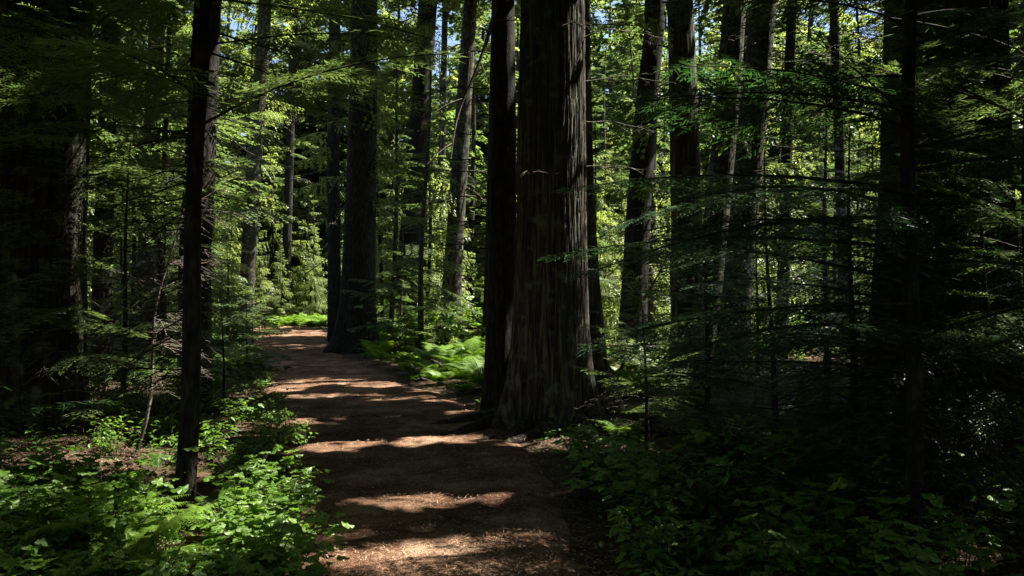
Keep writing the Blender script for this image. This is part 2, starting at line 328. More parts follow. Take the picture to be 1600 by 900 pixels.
# ------------------------------------------------------------------ trunks
def trunk_mesh(cx, cr, z0, z1, nth, dz, lobes=(), ridge=0.0, nr=40, hf=.9, mat='cedar', cyy=None, seed=0):
    g = np.random.default_rng(seed+77)
    zs = [z0]
    while zs[-1] < z1: zs.append(zs[-1]+dz*(1 if zs[-1] < 7 else 3))
    zs = np.array(zs); th = np.linspace(0, 2*np.pi, nth, endpoint=False)
    TH, ZZ = np.meshgrid(th, zs)
    r = cr(zs)[:, None]*np.ones_like(TH)
    wv = np.exp(-np.clip(ZZ, 0, None)/hf)
    for k, a, ph in lobes: r = r*(1+a*(wv+.12)*np.cos(k*TH+ph+.15*np.sin(ZZ*.7)))
    if ridge:
        d = 0
        for i in range(5):
            k = int(nr*(.45+.35*i)*g.uniform(.85, 1.15)); tw = .8*np.sin(ZZ*g.uniform(.3, .9)+g.uniform(0, 6)+TH)+.6*np.sin(ZZ*g.uniform(1.5, 3)+g.uniform(0, 6)+TH*3)+.5*np.sin(ZZ*g.uniform(3, 6)+g.uniform(0, 6)+TH*7)
            s = np.abs(np.sin(k*TH/2+g.uniform(0, 6)+tw*(1.2+i*.4)+1.2*np.sin(round(3+2*i)*TH+g.uniform(0, 6))))
            br = .5+.5*np.sin(ZZ*g.uniform(1, 4)+int(g.integers(3, 12))*TH+g.uniform(0, 6))
            d = d-(1-s)**3*(.55/(1+.35*i))*(.5+.5*br)
        r = r+ridge*d
    X = cx(zs)[:, None]+r*np.cos(TH); Yv = (0 if cyy is None else cyy(zs)[:, None])+r*np.sin(TH)
    V = np.stack([X, Yv+0*X, ZZ], -1).reshape(-1, 3); nz = len(zs)
    i = np.arange(nz-1)[:, None]; j = np.arange(nth)[None]; k = (j+1) % nth
    f = np.stack([i*nth+j, i*nth+k, (i+1)*nth+k, (i+1)*nth+j], -1).reshape(-1, 4)
    return mesh('trunk', V, [f], [M[mat]], True)
def px_tree(name, label, cat, Yd, pts, zt, mat, nth=28, dz=.15, lobes=(), ridge=0.0, nr=20, hf=.6, taper=.35, group=None, seed=0):
    """tree whose centreline passes the given (px, py, width px) points at depth Yd; returns thing, centre(z), radius(z) in local coordinates"""
    W = [((p-800)/F*Yd, CAMZ+(HOR-q)/F*Yd, .53*w_/F*Yd) for p, q, w_ in pts]; W.sort(key=lambda a: a[1])
    W = np.array(W); x0, zb = W[0, 0], float(height(W[0, 0], Yd))
    W = np.vstack([W, [W[-1, 0]+(W[-1, 0]-W[0, 0])/(W[-1, 1]-W[0, 1]+.01)*(zt-W[-1, 1])*.6, zt, W[-1, 2]*taper]])
    t = thing(name, (x0, Yd, zb), label, cat, group)
    cx = lambda z: np.interp(z, W[:, 1]-zb, W[:, 0]-x0); cr = lambda z: np.interp(z, W[:, 1]-zb, W[:, 2])
    link('trunk', trunk_mesh(cx, cr, -.35, zt-zb, nth, dz, lobes, ridge, nr, hf, mat, seed=seed), t)
    c3 = lambda z: np.array([float(cx(z)), 0, z])
    return t, c3, cr
def zpx(py, Yd): return CAMZ+(HOR-py)/F*Yd
def high_crown(t, c3, z0, z1, n, L, sp='ced', gaps=True, drop=0.0, azs=None):
    mb = MB(); crown(mb, c3, z0, z1, n, lambda u: L*(.9-.65*u)*(.6+min(1, u*5)*.4), TK, TKL, (-.3, .15), azs, gaps, .012, drop, tuple(t.location))
    link('crown', mb.mesh('crown', [M[sp], M['twig']]), t)
def stubs(t, c3, cr, z0, z1, n, L=(.6, 1.8), r=.014, tw=8, mat='dead', az=None, el=(-.25, .35)):
    for k in range(n):
        z = U(z0, z1); a = U(0, 2*math.pi) if az is None else U(*az)
        o = c3(z)+np.array([math.cos(a), math.sin(a), 0])*float(cr(z))*.9
        link('branch', dead_branch(o, a, U(*el), U(*L), r, U(.1, .4), tw, mat=mat), t)

PI = math.pi
def px3(px, py, Yd): return np.array([(px-800)/F*Yd, Yd, CAMZ+(HOR-py)/F*Yd])
# giant cedar beside the trail
gY = 10.7
gt, gc, gr = px_tree('cedar_tree', 'giant furrowed red cedar trunk standing at the right edge of the trail', 'tree', gY,
    [(850, 672, 162), (853, 640, 140), (856, 590, 124), (858, 520, 114), (860, 430, 107), (861, 300, 102), (862, 150, 98), (863, 0, 95)], 26, 'cedar',
    nth=420, dz=.035, lobes=((5, .12, .6), (8, .07, 2.0), (3, .09, 1.0), (13, .03, .3)), ridge=.042, nr=56, hf=.55, taper=.4, seed=3)
high_crown(gt, gc, 7.2, 25, 95, 4.6)
for (z, a, L, el, sg) in [(4.9, -1.9, .9, .1, .5), (5.0, -1.3, .8, .1, .6), (3.2, -2.1, .45, -.6, -.5), (4.95, -.3, 1.2, .3, .4), (3.9, .05, 1.0, .1, .2), (5.1, -2.5, .8, .0, .3), (2.0, .2, .5, .0, .3), (4.4, -.1, 1.5, .25, .3), (3.3, 0.0, .9, .1, .1)]:
    o = gc(z)+np.array([math.cos(a), math.sin(a), 0])*float(gr(z))*.93
    link('branch', dead_branch(o, a, el, L, .009, sg, 9, .3, curl=.4), gt)
# dark companion behind-left of it
t, c, r = px_tree('cedar_tree', 'straight dark trunk tight against the left side of the giant cedar', 'tree', 12.2,
    [(781, 655, 62), (782, 600, 50), (785, 400, 42), (787, 200, 37), (786, 0, 34)], 24, 'dbark', 48, .1, ((5, .1, 1),), .012, 16, .5, seed=5)
high_crown(t, c, 7.5, 23, 60, 3.6)
for z, L in ((3.1, 1.6), (3.6, 1.9), (4.0, 1.4), (2.7, 1.3), (4.7, 1.8), (5.2, 1.5), (3.4, 1.2), (2.3, .9)):
    a = PI+U(-.35, .35); link('branch', dead_branch(c(z)+np.array([-.14, 0, 0]), a, U(0, .25), L, .012, U(.1, .35), 9, .3, mat='twig'), t)
mb = MB(); a_ = (px3(776, 0, 12.1)-np.array(t.location)); b_ = (px3(700, 250, 11.6)-np.array(t.location)); q_ = np.linspace(0, 1, 14)
P_ = a_+(b_-a_)*q_[:, None]; P_[:, 0] += .05*np.sin(q_*7); P_[:, 2] += .06*np.sin(q_*9)+.12*q_*(1-q_); mb.tube(P_, .036-.028*q_, 8)
for i_ in (3, 5, 7, 8, 10, 11, 12):
    for s_2 in (-1, 1):
        e_ = np.array([U(-.5, .2)*1.0, U(-.4, .4), U(-.35, .3)]); w_2 = np.linspace(0, 1, 5)[:, None]; mb.tube(P_[i_]+e_*w_2-np.array([0, 0, .12])*w_2**2, .008*(1-.8*w_2[:, 0])+.001, 4)
o_ = link('branch', mb.mesh('branch', [M['dead']]), t); o_['label'] = 'long pale bare limb slanting down to the left'
# fused stem right-behind
t, c, r = px_tree('cedar_tree', 'pale stringy cedar stem pressed behind the right side of the giant cedar', 'tree', 11.5,
    [(936, 640, 70), (924, 560, 46), (916, 430, 38), (910, 250, 32), (906, 0, 30)], 20, 'cedar', 90, .05, ((4, .12, 1), (3, .1, 2)), .018, 22, .5, seed=6)
high_crown(t, c, 8, 19, 30, 2.6)

SPECS = [
 # label, Y, pts, ztop, mat, crown z0, crown n, crown L
 ('huge dark trunk flaring at the right edge of the trail bend, far along the path', 26, [(554, 553, 82), (556, 530, 64), (559, 470, 52), (561, 400, 48), (566, 200, 42), (568, 0, 38)], 30, 'dbark', 12.5, 50, 4.0, ((5, .16, .5), (3, .1, 1))),
 ('brown trunk leaning right behind the ferns, right of the huge dark bend trunk', 34, [(628, 531, 48), (631, 500, 36), (638, 400, 32), (650, 250, 30), (668, 0, 28)], 30, 'dbark', 15, 30, 3.5, ((5, .14, .5),)),  # dark bark carries the shade on this trunk in its colour
 ('sun-flecked grey trunk behind the fern patch, left of the giant cedar', 30, [(700, 538, 38), (704, 480, 30), (712, 350, 26), (722, 200, 24), (735, 0, 20)], 24, 'fbark', 13, 26, 3.2, ((4, .12, .5),)),
 ('leaning dark trunk between the giant cedar and the smooth pale one', 19, [(986, 590, 44), (992, 440, 38), (1000, 300, 36), (1012, 150, 32), (1024, 40, 29)], 20, 'dbark', 9.5, 36, 3.2, ((4, .12, .5),)),
 ('straight smooth grey-brown trunk right of the giant cedar', 14, [(1074, 620, 58), (1074, 500, 48), (1073, 350, 45), (1069, 150, 42), (1064, 0, 38)], 24, 'cedar', 8, 60, 4.0, ((4, .1, .5),)),
 ('left stem of the close leaning pair right of the smooth pale trunk', 16.3, [(1098, 600, 50), (1108, 450, 40), (1122, 320, 36), (1137, 180, 36), (1150, 0, 34)], 23, 'fbark', 8.5, 50, 3.8, ((4, .1, .5),)),
 ('right stem of the close leaning pair with sunlit flaking right edge', 15.6, [(1138, 600, 52), (1152, 450, 42), (1166, 300, 40), (1180, 160, 42), (1196, 0, 36)], 23, 'fbark', 8.5, 50, 3.8, ((4, .1, 1.5),)),
 ('slim dark tree standing right of the leaning pair', 18, [(1218, 600, 22), (1224, 450, 19), (1230, 250, 17), (1240, 0, 15)], 16, 'dbark', 7.5, 26, 2.4, ()),
 ('slim dark stem behind the right-hand hemlock branches', 20, [(1322, 600, 20), (1318, 400, 17), (1312, 200, 15), (1305, 0, 13)], 17, 'dbark', 8.5, 26, 2.4, ()),
 ('thick shaded trunk behind the slim spruce at the left', 13.5, [(305, 640, 50), (304, 400, 46), (312, 250, 44), (322, 0, 38)], 24, 'dbark', 8, 60, 3.8, ((4, .1, .5),)),
 ('far straight trunk at the left edge of the trail end', 44, [(382, 520, 28), (386, 450, 23), (396, 250, 22), (410, 60, 20), (412, 0, 19)], 27, 'fbark', 17, 26, 3.4, ()),
 ('thin far trunk above the sunny trail end', 60, [(446, 498, 15), (449, 350, 13), (454, 150, 12), (460, 0, 10)], 28, 'dbark', 20, 26, 3.0, ()),
 ('mottled grey trunk deep in the wood at the left', 24, [(226, 560, 34), (228, 440, 28), (232, 300, 25), (240, 100, 23), (244, 0, 22)], 22, 'fbark', 10, 34, 3.2, ()),
 ('dark trunk half hidden beside the far-left giant', 17, [(158, 620, 32), (160, 400, 27), (165, 200, 25), (170, 0, 23)], 20, 'dbark', 8, 40, 3.4, ()),
 ('narrow dark trunk left of the huge bend trunk', 33, [(524, 533, 24), (522, 400, 19), (520, 200, 18), (522, 0, 16)], 22, 'dbark', 13, 26, 3.0, ()),
]
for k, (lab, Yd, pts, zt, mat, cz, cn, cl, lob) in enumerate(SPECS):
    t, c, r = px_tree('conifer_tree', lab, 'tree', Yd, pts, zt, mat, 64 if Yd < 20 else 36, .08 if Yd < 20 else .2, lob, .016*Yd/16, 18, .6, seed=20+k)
    high_crown(t, c, cz, zt-.5, int(cn*1.2), cl, 'hem' if k % 2 else 'ced')
    ztp = zpx(0, Yd); zl = zpx(330, Yd); mb = MB(); T_, L_ = (TC, TCL) if k % 2 == 0 else (TM, TML)
    crown(mb, c, zl, zpx(-160, Yd), 26 if Yd > 22 else (8 if k in (4, 5, 6) else 16), lambda u: (1.2+Yd*.04)*(.6+.6*u), T_, L_, (-.35, .1), [(-.9, 4.0), (-.9, .5), (2.6, 4.0)], True, .009, .1, tuple(t.location))
    link('bough', mb.mesh('bough', [M['ced' if k % 2 == 0 else 'hem'], M['twig']]), t)
    stubs(t, c, r, 1.5 if Yd < 25 else 3, ztp, 15 if Yd < 25 else 9, (.7, 2.3 if Yd < 25 else 3.0), .009+.0005*Yd, 11, 'dead' if k % 3 else 'twig')
for k, (x, y) in enumerate([(1.3, 22), (-.7, 27), (.25, 32.5), (1.6, 37), (4.6, 29), (-3.9, 44), (3.9, 24.3), (6.6, 24)]):  # hidden trees added so their high crowns shade the far trail
    t = thing('conifer_tree', (x, y, float(height(x, y))), ['shade tree added close behind the giant cedar', 'shade tree added behind the straight dark trunk beside the giant cedar', 'added shade tree mostly hidden behind the giant cedar, farther back',
              'added shade tree farthest back behind the giant cedar', 'shade tree added close behind the leaning dark trunk right of the giant cedar', 'tall shade tree added far behind the fern patch', 'shade tree added directly behind the leaning dark trunk right of the giant cedar', 'shade tree added directly behind the leaning pair'][k], 'tree')
    link('trunk', trunk_mesh(lambda z: .02*z, lambda z: .26*(1-.7*np.clip(z, 0, None)/30)+.1*np.exp(-np.clip(z, 0, None)/.5), -.3, 28, 24, .3, (), .012, 12, .6, 'dbark', seed=200+k), t)
    high_crown(t, lambda z: np.array([.02*z, 0, z]), 4.5+.3*y, 27, 120, 4.8, 'hem' if k % 2 else 'ced')
# far-left and far-right giants
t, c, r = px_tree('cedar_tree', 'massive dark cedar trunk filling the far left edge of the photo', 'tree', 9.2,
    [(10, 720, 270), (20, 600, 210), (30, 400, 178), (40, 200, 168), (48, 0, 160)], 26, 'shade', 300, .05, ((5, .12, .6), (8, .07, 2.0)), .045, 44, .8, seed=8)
high_crown(t, c, 6.6, 25, 90, 4.4)
stubs(t, c, r, 1.8, 5, 8, (.5, 1.3), .008, 10, 'twig', (-1.2, .9))
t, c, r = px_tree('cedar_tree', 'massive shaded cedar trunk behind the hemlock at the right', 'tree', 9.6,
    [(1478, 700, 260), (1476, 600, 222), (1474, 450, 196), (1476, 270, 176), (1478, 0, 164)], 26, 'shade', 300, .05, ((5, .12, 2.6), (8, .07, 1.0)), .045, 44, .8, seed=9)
high_crown(t, c, 7, 25, 90, 4.8)
stubs(t, c, r, 1.8, 5, 7, (.7, 1.6), .010, 9, 'twig', (-3, -1))

# ------------------------------------------------------------------ small conifers with live sprays
def small_conifer(name, label, cat, loc, H, r0, z0, n, L, T, TL, sp='hem', lean=(0, 0), azs=None, gaps=False, dn=0, dz=(.3, 1.5), dL=(.4, 1.1), bm='dbark', grp=None, el=(-.12, .3), dmat='dead', daz=(0, 6.283)):
    t = thing(name, loc, label, cat, grp)
    cf = lambda z: np.array([lean[0]*z/H+.02*math.sin(z*2), lean[1]*z/H, z])
    mb = MB(); zs = np.linspace(-.25, H, 26); mb.tube(np.array([cf(z) for z in zs]), r0*(1-.88*np.clip(zs, 0, None)/H)+.006*np.exp(-np.clip(zs, 0, None)*3), 14)
    link('trunk', mb.mesh('trunk', [M[bm]]), t)
    mb = MB(); crown(mb, cf, z0, H, n, lambda u: L*(1-u)**.8+.18, T, TL, el, azs, gaps, .006, 0, loc, 2.9)
    link('crown', mb.mesh('crown', [M[sp], M['twig']]), t)
    for k in range(dn):
        z = U(*dz); a = U(*daz); link('branch', dead_branch(cf(z), a, U(-.3, .2), U(*dL), .007, U(.15, .5), 12, .35, mat=dmat), t)
    return t
def G(px, py):
    x, y = at(px, py); return (x, y, float(height(x, y)))
# right foreground hemlock
x, y, z = G(1422, 880)
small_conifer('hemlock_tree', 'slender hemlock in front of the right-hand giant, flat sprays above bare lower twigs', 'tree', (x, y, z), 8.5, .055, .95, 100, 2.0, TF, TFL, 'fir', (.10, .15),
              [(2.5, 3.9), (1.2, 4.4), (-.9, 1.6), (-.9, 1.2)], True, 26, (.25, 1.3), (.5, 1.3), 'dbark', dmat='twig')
# left foreground spruce
x, y, z = G(288, 812)
small_conifer('spruce_tree', 'slim dark spruce at the left edge of the trail with dead lower limbs', 'tree', (x, y, z), 9, .075, 2.7, 62, 1.9, TF, TFL, 'hem', (.32, 0),
              [(0, 2*PI)], True, 28, (.9, 2.9), (.4, 1.15), 'dbark', dmat='twig', daz=(1.7, 3.9))
# understorey conifers near and middle
near = [
 ((1010, 700), 2.0, .9, 'dark young hemlock just right of the giant cedar foot', 34), ((1100, 720), 2.6, 1.1, 'dark young hemlock below the smooth pale trunk', 44),
 ((1210, 745), 2.9, 1.2, 'shaded hemlock sapling below the slim dark tree', 46), ((1330, 770), 3.2, 1.2, 'bushy shaded hemlock left of the right-hand giant', 50),
 ((1545, 800), 2.8, 1.0, 'hemlock sapling at the right edge under the giant', 44), ((1180, 655), 2.6, 1.2, 'dark hemlock behind the low shrubs at right centre', 40),
 ((90, 705), 3.6, 1.3, 'fine-branched hemlock in front of the far-left giant', 52), ((190, 690), 3.0, 1.2, 'twiggy hemlock left of the slim spruce', 40),
 ((350, 640), 1.7, .9, 'low young hemlock at the left trail edge beyond the slim spruce', 30), ((385, 590), 1.9, 1.0, 'young hemlock overhanging the left trail edge farther on', 32),
 ((1290, 650), 4.2, 1.4, 'middle-sized hemlock beyond the right-hand giant', 52), ((1050, 610), 2.6, 1.2, 'hemlock sapling behind the giant cedar on its right', 40),
 ((1400, 690), 4.4, 1.2, 'tall shaded hemlock screening the left side of the right giant', 80), ((1570, 705), 4.6, 1.5, 'dense hemlock in front of the right giant at the edge', 80), ((1500, 760), 3.4, 1.3, 'bushy hemlock in front of the middle of the right giant', 60), ((395, 545), 2.3, 1.3, 'sunlit young conifer on the left before the trail bend', 36),
]
for (px, py), H, L, lab, n in near:
    x, y, z = G(px, py)
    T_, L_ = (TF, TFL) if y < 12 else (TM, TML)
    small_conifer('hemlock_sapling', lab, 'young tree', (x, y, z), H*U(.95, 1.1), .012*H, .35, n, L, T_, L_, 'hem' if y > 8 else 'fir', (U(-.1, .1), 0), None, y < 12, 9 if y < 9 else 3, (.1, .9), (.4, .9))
# low left-edge fir close to the camera
x, y, z = G(-60, 850)
small_conifer('fir_sapling', 'bluish fir sapling reaching in from the left edge of the photo', 'young tree', (x, y, z), 2.0, .022, .3, 38, 1.0, TF, TFL, 'fir', (0, 0), None, True, 4)
# upper left hemlock boughs above the trail
x, y, z = G(430-230, 640)
small_conifer('hemlock_tree', 'tall shaded hemlock whose boughs hang over the left of the trail', 'tree', (-5.2, 9.6, float(height(-5.2, 9.6))), 9, .075, 2.6, 74, 2.7, TF, TFL, 'hem', (.3, 0),
              [(-1.2, 1.2), (0, 2*PI)], True, 16, (1, 3), (.8, 1.8), 'dbark', dmat='twig')
for px_, Y_, H_, lab in ((1505, 6.6, 9, 'tall hemlock veiling the front of the right giant'), (1610, 6.2, 8.5, 'tall hemlock at the right edge of the photo')):
    x = (px_-800)/F*Y_; small_conifer('hemlock_tree', lab, 'tree', (x, Y_, float(height(x, Y_))), H_, .06, .8, 95, 1.7, TF, TFL, 'hem', (U(-.2, .2), 0), [(0, 2*PI), (2.4, 4)], True, 8, (.3, 1.3), (.5, 1), 'dbark', dmat='twig')
small_conifer('hemlock_tree', 'mid-distance hemlock with drooping boughs left of the huge bend trunk', 'tree', (-7.4, 17.5, float(height(-7.4, 17.5))), 11, .10, 2.9, 80, 2.9, TM, TML, 'hem', (.2, 0),
              None, True, 12, (1, 3.5), (.8, 2.0), 'dbark')

# ------------------------------------------------------------------ background wood: prototypes and copies
def proto(kind, k):
    H = [13, 16, 11][k % 3]
    sp, T_, L_, dr = {'cedar': ('ced', TC, TCL, (-.35, .0)), 'hemlock': ('hem', TM, TML, (-.25, .15)), 'farhem': ('hem', TK, TKL, (-.3, .1)), 'farced': ('ced', TK, TKL, (-.5, 0))}[kind]; far_ = kind[:3] == 'far'
    t = thing('background_tree', (0, 0, 0), 'x', 'tree', 'background conifers')
    cf = lambda z: np.array([.1*math.sin(z*.5+k), .1*math.cos(z*.4+k), z])
    mb = MB(); zs = np.linspace(-.4, H, 20); mb.tube(np.array([cf(z) for z in zs]), .13*(1-.85*np.clip(zs, 0, None)/H), 8)
    link('trunk', mb.mesh('trunk', [M['fbark' if k % 2 else 'dbark']]), t)
    mb = MB(); crown(mb, cf, .4, H, 85 if far_ else 76, lambda u: (3.0 if far_ else 2.9)*(1-(.8 if far_ else .93)*u), T_, L_, dr, None, False, .007, .18)
    link('crown', mb.mesh('crown', [M[sp], M['twig']]), t)
    return t
protos = [proto('cedar', 0), proto('hemlock', 1), proto('cedar', 2), proto('hemlock', 3), proto('cedar', 4), proto('farhem', 5), proto('farced', 6)]
LB = {0: 'light green cedar with hanging sprays in the sunlit background wood', 1: 'dark green hemlock in the background wood'}
used = set(); cnt = 0; pos = []
def try_put(x, y, md):
    sx, sy = math.sin(SUN_AZ), math.cos(SUN_AZ)
    if any((((x-a)*sx+(y-b)*sy)/2.1)**2+((x-a)*sy-(y-b)*sx)**2 < md*md for a, b in pos): return False
    if on_trail(np.array(x), np.array(y), 1.8): return False
    if -5 < y-(50.5+.36*(x+13)) < 14 and -21 < x < 9: return False
    if y > 44 and (203 < 800+F*x/y < 220 or 486 < 800+F*x/y < 497): return False      # lanes where the sky shows        # the sunny clearing at the trail bend
    if 22 < y < 32 and .15*y < x and rng.random() < .45: return False
    if y < 42 and x > .45*y: return False
    pos.append((x, y)); return True
def put(x, y, s, k=None):
    if k is None: k = int(rng.integers(5)) if y < 46 else int(rng.integers(5, 7))
    s = (2.2+.345*y)/[13, 16, 11][k % 3]*s*(1.1 if k > 4 else 1)
    lab = LB[k % 2]; loc = (x, y, float(height(x, y)))
    g = ['sunlit cedars of the background wood', 'hemlocks of the background wood'][k % 2]
    if k not in used:
        o = protos[k]; used.add(k); o.location = loc; o.scale = (s, s, s); o.rotation_euler[2] = U(0, 6)
    else: o = copy_tree(protos[k], loc, U(0, 6.28), s, None, s*U(.9, 1.2), (U(-.04, .04), U(-.04, .04)))
    o['label'] = lab; o['group'] = g
for x, y, s_k in ((-15.5, 56, .26), (-17.5, 57.5, .33), (-13.6, 57.5, .3), (-19.5, 58, .36), (-11.8, 58.5, .36), (-15, 61, .45), (-18, 63, .5), (-12.5, 62.5, .45), (-16.6, 59, .28), (-14.4, 59.5, .3), (-2.2, 27.5, .33), (-14.5, 66.5, .55), (-18.2, 67, .58), (-21, 65, .55), (-11, 67, .58), (-8.5, 60.5, .4), (-20.5, 60.5, .35), (-15.8, 69.5, .59), (-13, 76, 1.1), (-16, 73, 1.1), (-19.5, 74, 1.1), (-23, 62, .5), (-9.2, 27, .3), (-10.6, 31, .35)):
    pos.append((x, y)); put(x, y, s_k, int(rng.choice([0, 2, 4])) if s_k < .6 else None)
tries = 0
while cnt < 285 and tries < 20000:
    tries += 1
    y = U(20, 85); xh = 800/F*y+(1 if y < 60 else 4); x = U(-xh, xh)
    if -7 < x < -1 and y < 38 and y < 24: continue
    if y < 24 and abs(x) < 5: continue
    if try_put(x, y, 1.55+y*.0135):
        put(x, y, U(.45, .95) if y < 55 else U(.8, 1.1)); cnt += 1

# ------------------------------------------------------------------ off-frame trees added right, left and behind to shade the place
side = [(-7.5, 3), (-8, -1.5), (3, -7), (7.5, -5.5), (12, -7), (-4, -8), (6.5, 1.2), (-3.5, -3), (-12, 7), (8, 6), (10.5, 10), (9.5, 2.5), (13.5, 10.5), (13, 8), (15, 13), (20, 7), (22, 12), (12, 3), (18, 2), (12, 15.5),  (8, 1), (5, -3), (0, -6), (-5, -4), (-9, 1), (-10, 6), (-14, 10), (-13, 3), (9, -4), (14, -3), (-2, -11), (4, -10), (-9, -6), (27, 10), (-14, 16), (-10, 13)]
for k, (x, y) in enumerate(side):
    zb = float(height(x, y)); H = U(20, 26)
    t = thing('conifer_tree', (x, y, zb), 'tall unseen conifer added out of frame to shade the place', 'tree', 'surrounding conifers')
    link('trunk', trunk_mesh(lambda z: .02*z, lambda z: .32*(1-.75*np.clip(z, 0, None)/26)+.12*np.exp(-np.clip(z, 0, None)/.5), -.3, H, 24, .3, (), .012, 12, .6, 'fbark', seed=100+k), t)
    inv = abs(x) < 800/F*y+1
    high_crown(t, lambda z: np.array([.02*z, 0, z]), 7 if inv else 3.5, H-.5, 130, 4.6, 'hem' if k % 2 else 'ced')

# ------------------------------------------------------------------ ferns and leafy shrubs
def fern_proto(nf, Lf, seed, sub=True):
    g = np.random.default_rng(seed); mb = MB()
    for k in range(nf):
        az = 2*PI*k/nf+g.uniform(-.3, .3); L = Lf*g.uniform(.75, 1.15); el = g.uniform(.85, 1.3)
        t = np.linspace(0, 1, 24)
        rx = L*(t*math.cos(el)+.34*t*t); rz = L*(math.sin(el)*t-.50*t*t)
        P = np.stack([rx*math.cos(az), rx*math.sin(az), rz], -1)
        mb.tube(P[::3], np.linspace(.004, .001, len(P[::3])), 3, 1)
        T3 = norm(np.gradient(P, axis=0)); S3 = np.array([-math.sin(az), math.cos(az), 0]); N3 = np.cross(T3, S3)
        ns = 26; B, D, LN, WD, UP = [], [], [], [], []
        for i in range(ns):
            u = .14+.85*i/ns; p = np.array([np.interp(u, t, P[:, a]) for a in range(3)]); j = min(23, int(u*23)); tt = T3[j]
            pl = L*.24*math.sin(min(1, (1-u)*1.25+.05)*PI*.5)*min(1, .35+u*2.2)
            for sd in (-1, 1):
                d = norm(S3*sd+tt*.35+N3[j]*g.uniform(-.12, .12)-np.array([0, 0, .18]))
                if sub:
                    m = 7; v = (np.arange(m)+.3)/m
                    for s2 in (-1, 1):
                        q = p+d*(v*pl)[:, None]; q[:, 2] -= .18*pl*v**2
                        B.append(q); D.append(norm(np.tile(tt*s2+d*.45, (m, 1)))); LN.append(pl*.26*(1.05-v)); WD.append(np.full(m, pl*.13)); UP.append(np.tile(np.cross(d, tt)*s2, (m, 1)))
                    B.append(p[None]); D.append(d[None]); LN.append(np.array([pl])); WD.append(np.array([pl*.07])); UP.append(np.cross(d, tt)[None])
                else:
                    B.append(p[None]); D.append(d[None]); LN.append(np.array([pl])); WD.append(np.array([pl*.24])); UP.append(np.cross(d, tt)[None])
        B, D, LN, WD, UP = map(np.concatenate, (B, D, LN, WD, UP))
        mb.quads(diamonds(B, D, norm(np.cross(D, UP)), LN, WD), 0)
    return mb.mesh('fern', [M['fern'], M['cover']])
fern_me = [fern_proto(9, .62, 1), fern_proto(11, .55, 2), fern_proto(8, .7, 3), fern_proto(13, .48, 4)]
def lobed_leaf():
    # palmate leaf outline, tip along +x, unit size; fan around the centre with a folded midrib
    a = np.linspace(-2.75, 2.75, 23); c = np.array([0, 1.05, 2.1]); r = []
    for v in a:
        r.append(.50+.28*max(math.cos(2.9*v), -.3)*(1-.12*abs(v))+.035*math.cos(16*v))
    r = np.array(r); V = np.stack([.42+r*np.cos(a)*.72, r*np.sin(a)*.85, np.zeros(23)], -1)
    V[:, 2] = -.10*np.abs(V[:, 1])**1.4+.05*np.cos(5.8*a)-.10*np.clip(V[:, 0]-.5, 0, 1)
    V = np.vstack([[.32, 0, .02], [0, 0, 0], V]); f = [[0, i, i+1] for i in range(2, 24)]+[[0, 24, 1], [0, 1, 2]]
    return V, np.array(f)
def ovate_leaf():
    V = np.array([[0, 0, 0], [.25, .24, .03], [.6, .22, .02], [1, 0, -.10], [.6, -.22, .02], [.25, -.24, .03], [.5, 0, -.04]])
    return V, np.array([[6, 0, 1], [6, 1, 2], [6, 2, 3], [6, 3, 4], [6, 4, 5], [6, 5, 0]])
LL, OL = lobed_leaf(), ovate_leaf()
def put_leaves(mb, base, az, tilt, size, leaf, m=0, roll=None):
    V, f = leaf; n = len(base); roll = U(-.35, .35, n) if roll is None else roll
    ca, sa, ct, st, cr, sr = np.cos(az), np.sin(az), np.cos(tilt), np.sin(tilt), np.cos(roll), np.sin(roll)
    X = V[None, :, 0]*size[:, None]; Yv = V[None, :, 1]*size[:, None]; Zv = V[None, :, 2]*size[:, None]
    y1 = Yv*cr[:, None]-Zv*sr[:, None]; z1 = Yv*sr[:, None]+Zv*cr[:, None]
    x2 = X*ct[:, None]-z1*st[:, None]; z2 = X*st[:, None]+z1*ct[:, None]
    W = np.stack([x2*ca[:, None]-y1*sa[:, None], x2*sa[:, None]+y1*ca[:, None], z2], -1)+base[:, None]
    mb.add(W.reshape(-1, 3), (f[None]+(np.arange(n)*len(V))[:, None, None]).reshape(-1, 3), m)
def shrub_proto(name, nst, H, leaf, size, nl, sp):
    st = MB(); lf = MB()
    for k in range(nst):
        az = U(0, 2*PI); sp_ = U(.1, .75)*H; h = H*U(.45, 1.05); s = np.linspace(0, 1, 7); wob = U(-.3, .3)
        P = np.stack([np.cos(az+wob*s)*sp_*s**1.3, np.sin(az+wob*s)*sp_*s**1.3, h*s-.08*h*s*s], -1)+np.array([U(-.12, .12), U(-.12, .12), 0])
        st.tube(P, np.linspace(.005, .0018, 7), 4)
        n = nl; u = np.clip(U(.25, 1.0, n)**.7, 0, 1); B = np.stack([np.interp(u, s, P[:, a]) for a in range(3)], -1)
        a2 = U(0, 2*PI, n); pl = size*U(.3, 1.1, n); tip = B+np.stack([np.cos(a2)*pl, np.sin(a2)*pl, pl*U(.0, .7, n)], -1)
        for b, e in zip(B, tip): st.tube(np.array([b, (b+e)/2+[0, 0, .01], e]), [.0018, .0015, .001], 3)
        put_leaves(lf, tip, a2, U(-.55, .15, n), size*U(.55, 1.15, n), leaf)
    return st.mesh('stem', [M['twig']]), lf.mesh('leaves', [M[sp]])
sh_me = [shrub_proto('a', 11, .55, LL, .105, 9, 'shrub'), shrub_proto('b', 13, .42, LL, .085, 9, 'shrub'), shrub_proto('c', 12, .5, OL, .085, 13, 'shrub'), shrub_proto('d', 9, .65, LL, .12, 9, 'shrub'), shrub_proto('e', 15, .33, OL, .065, 14, 'shrub')]
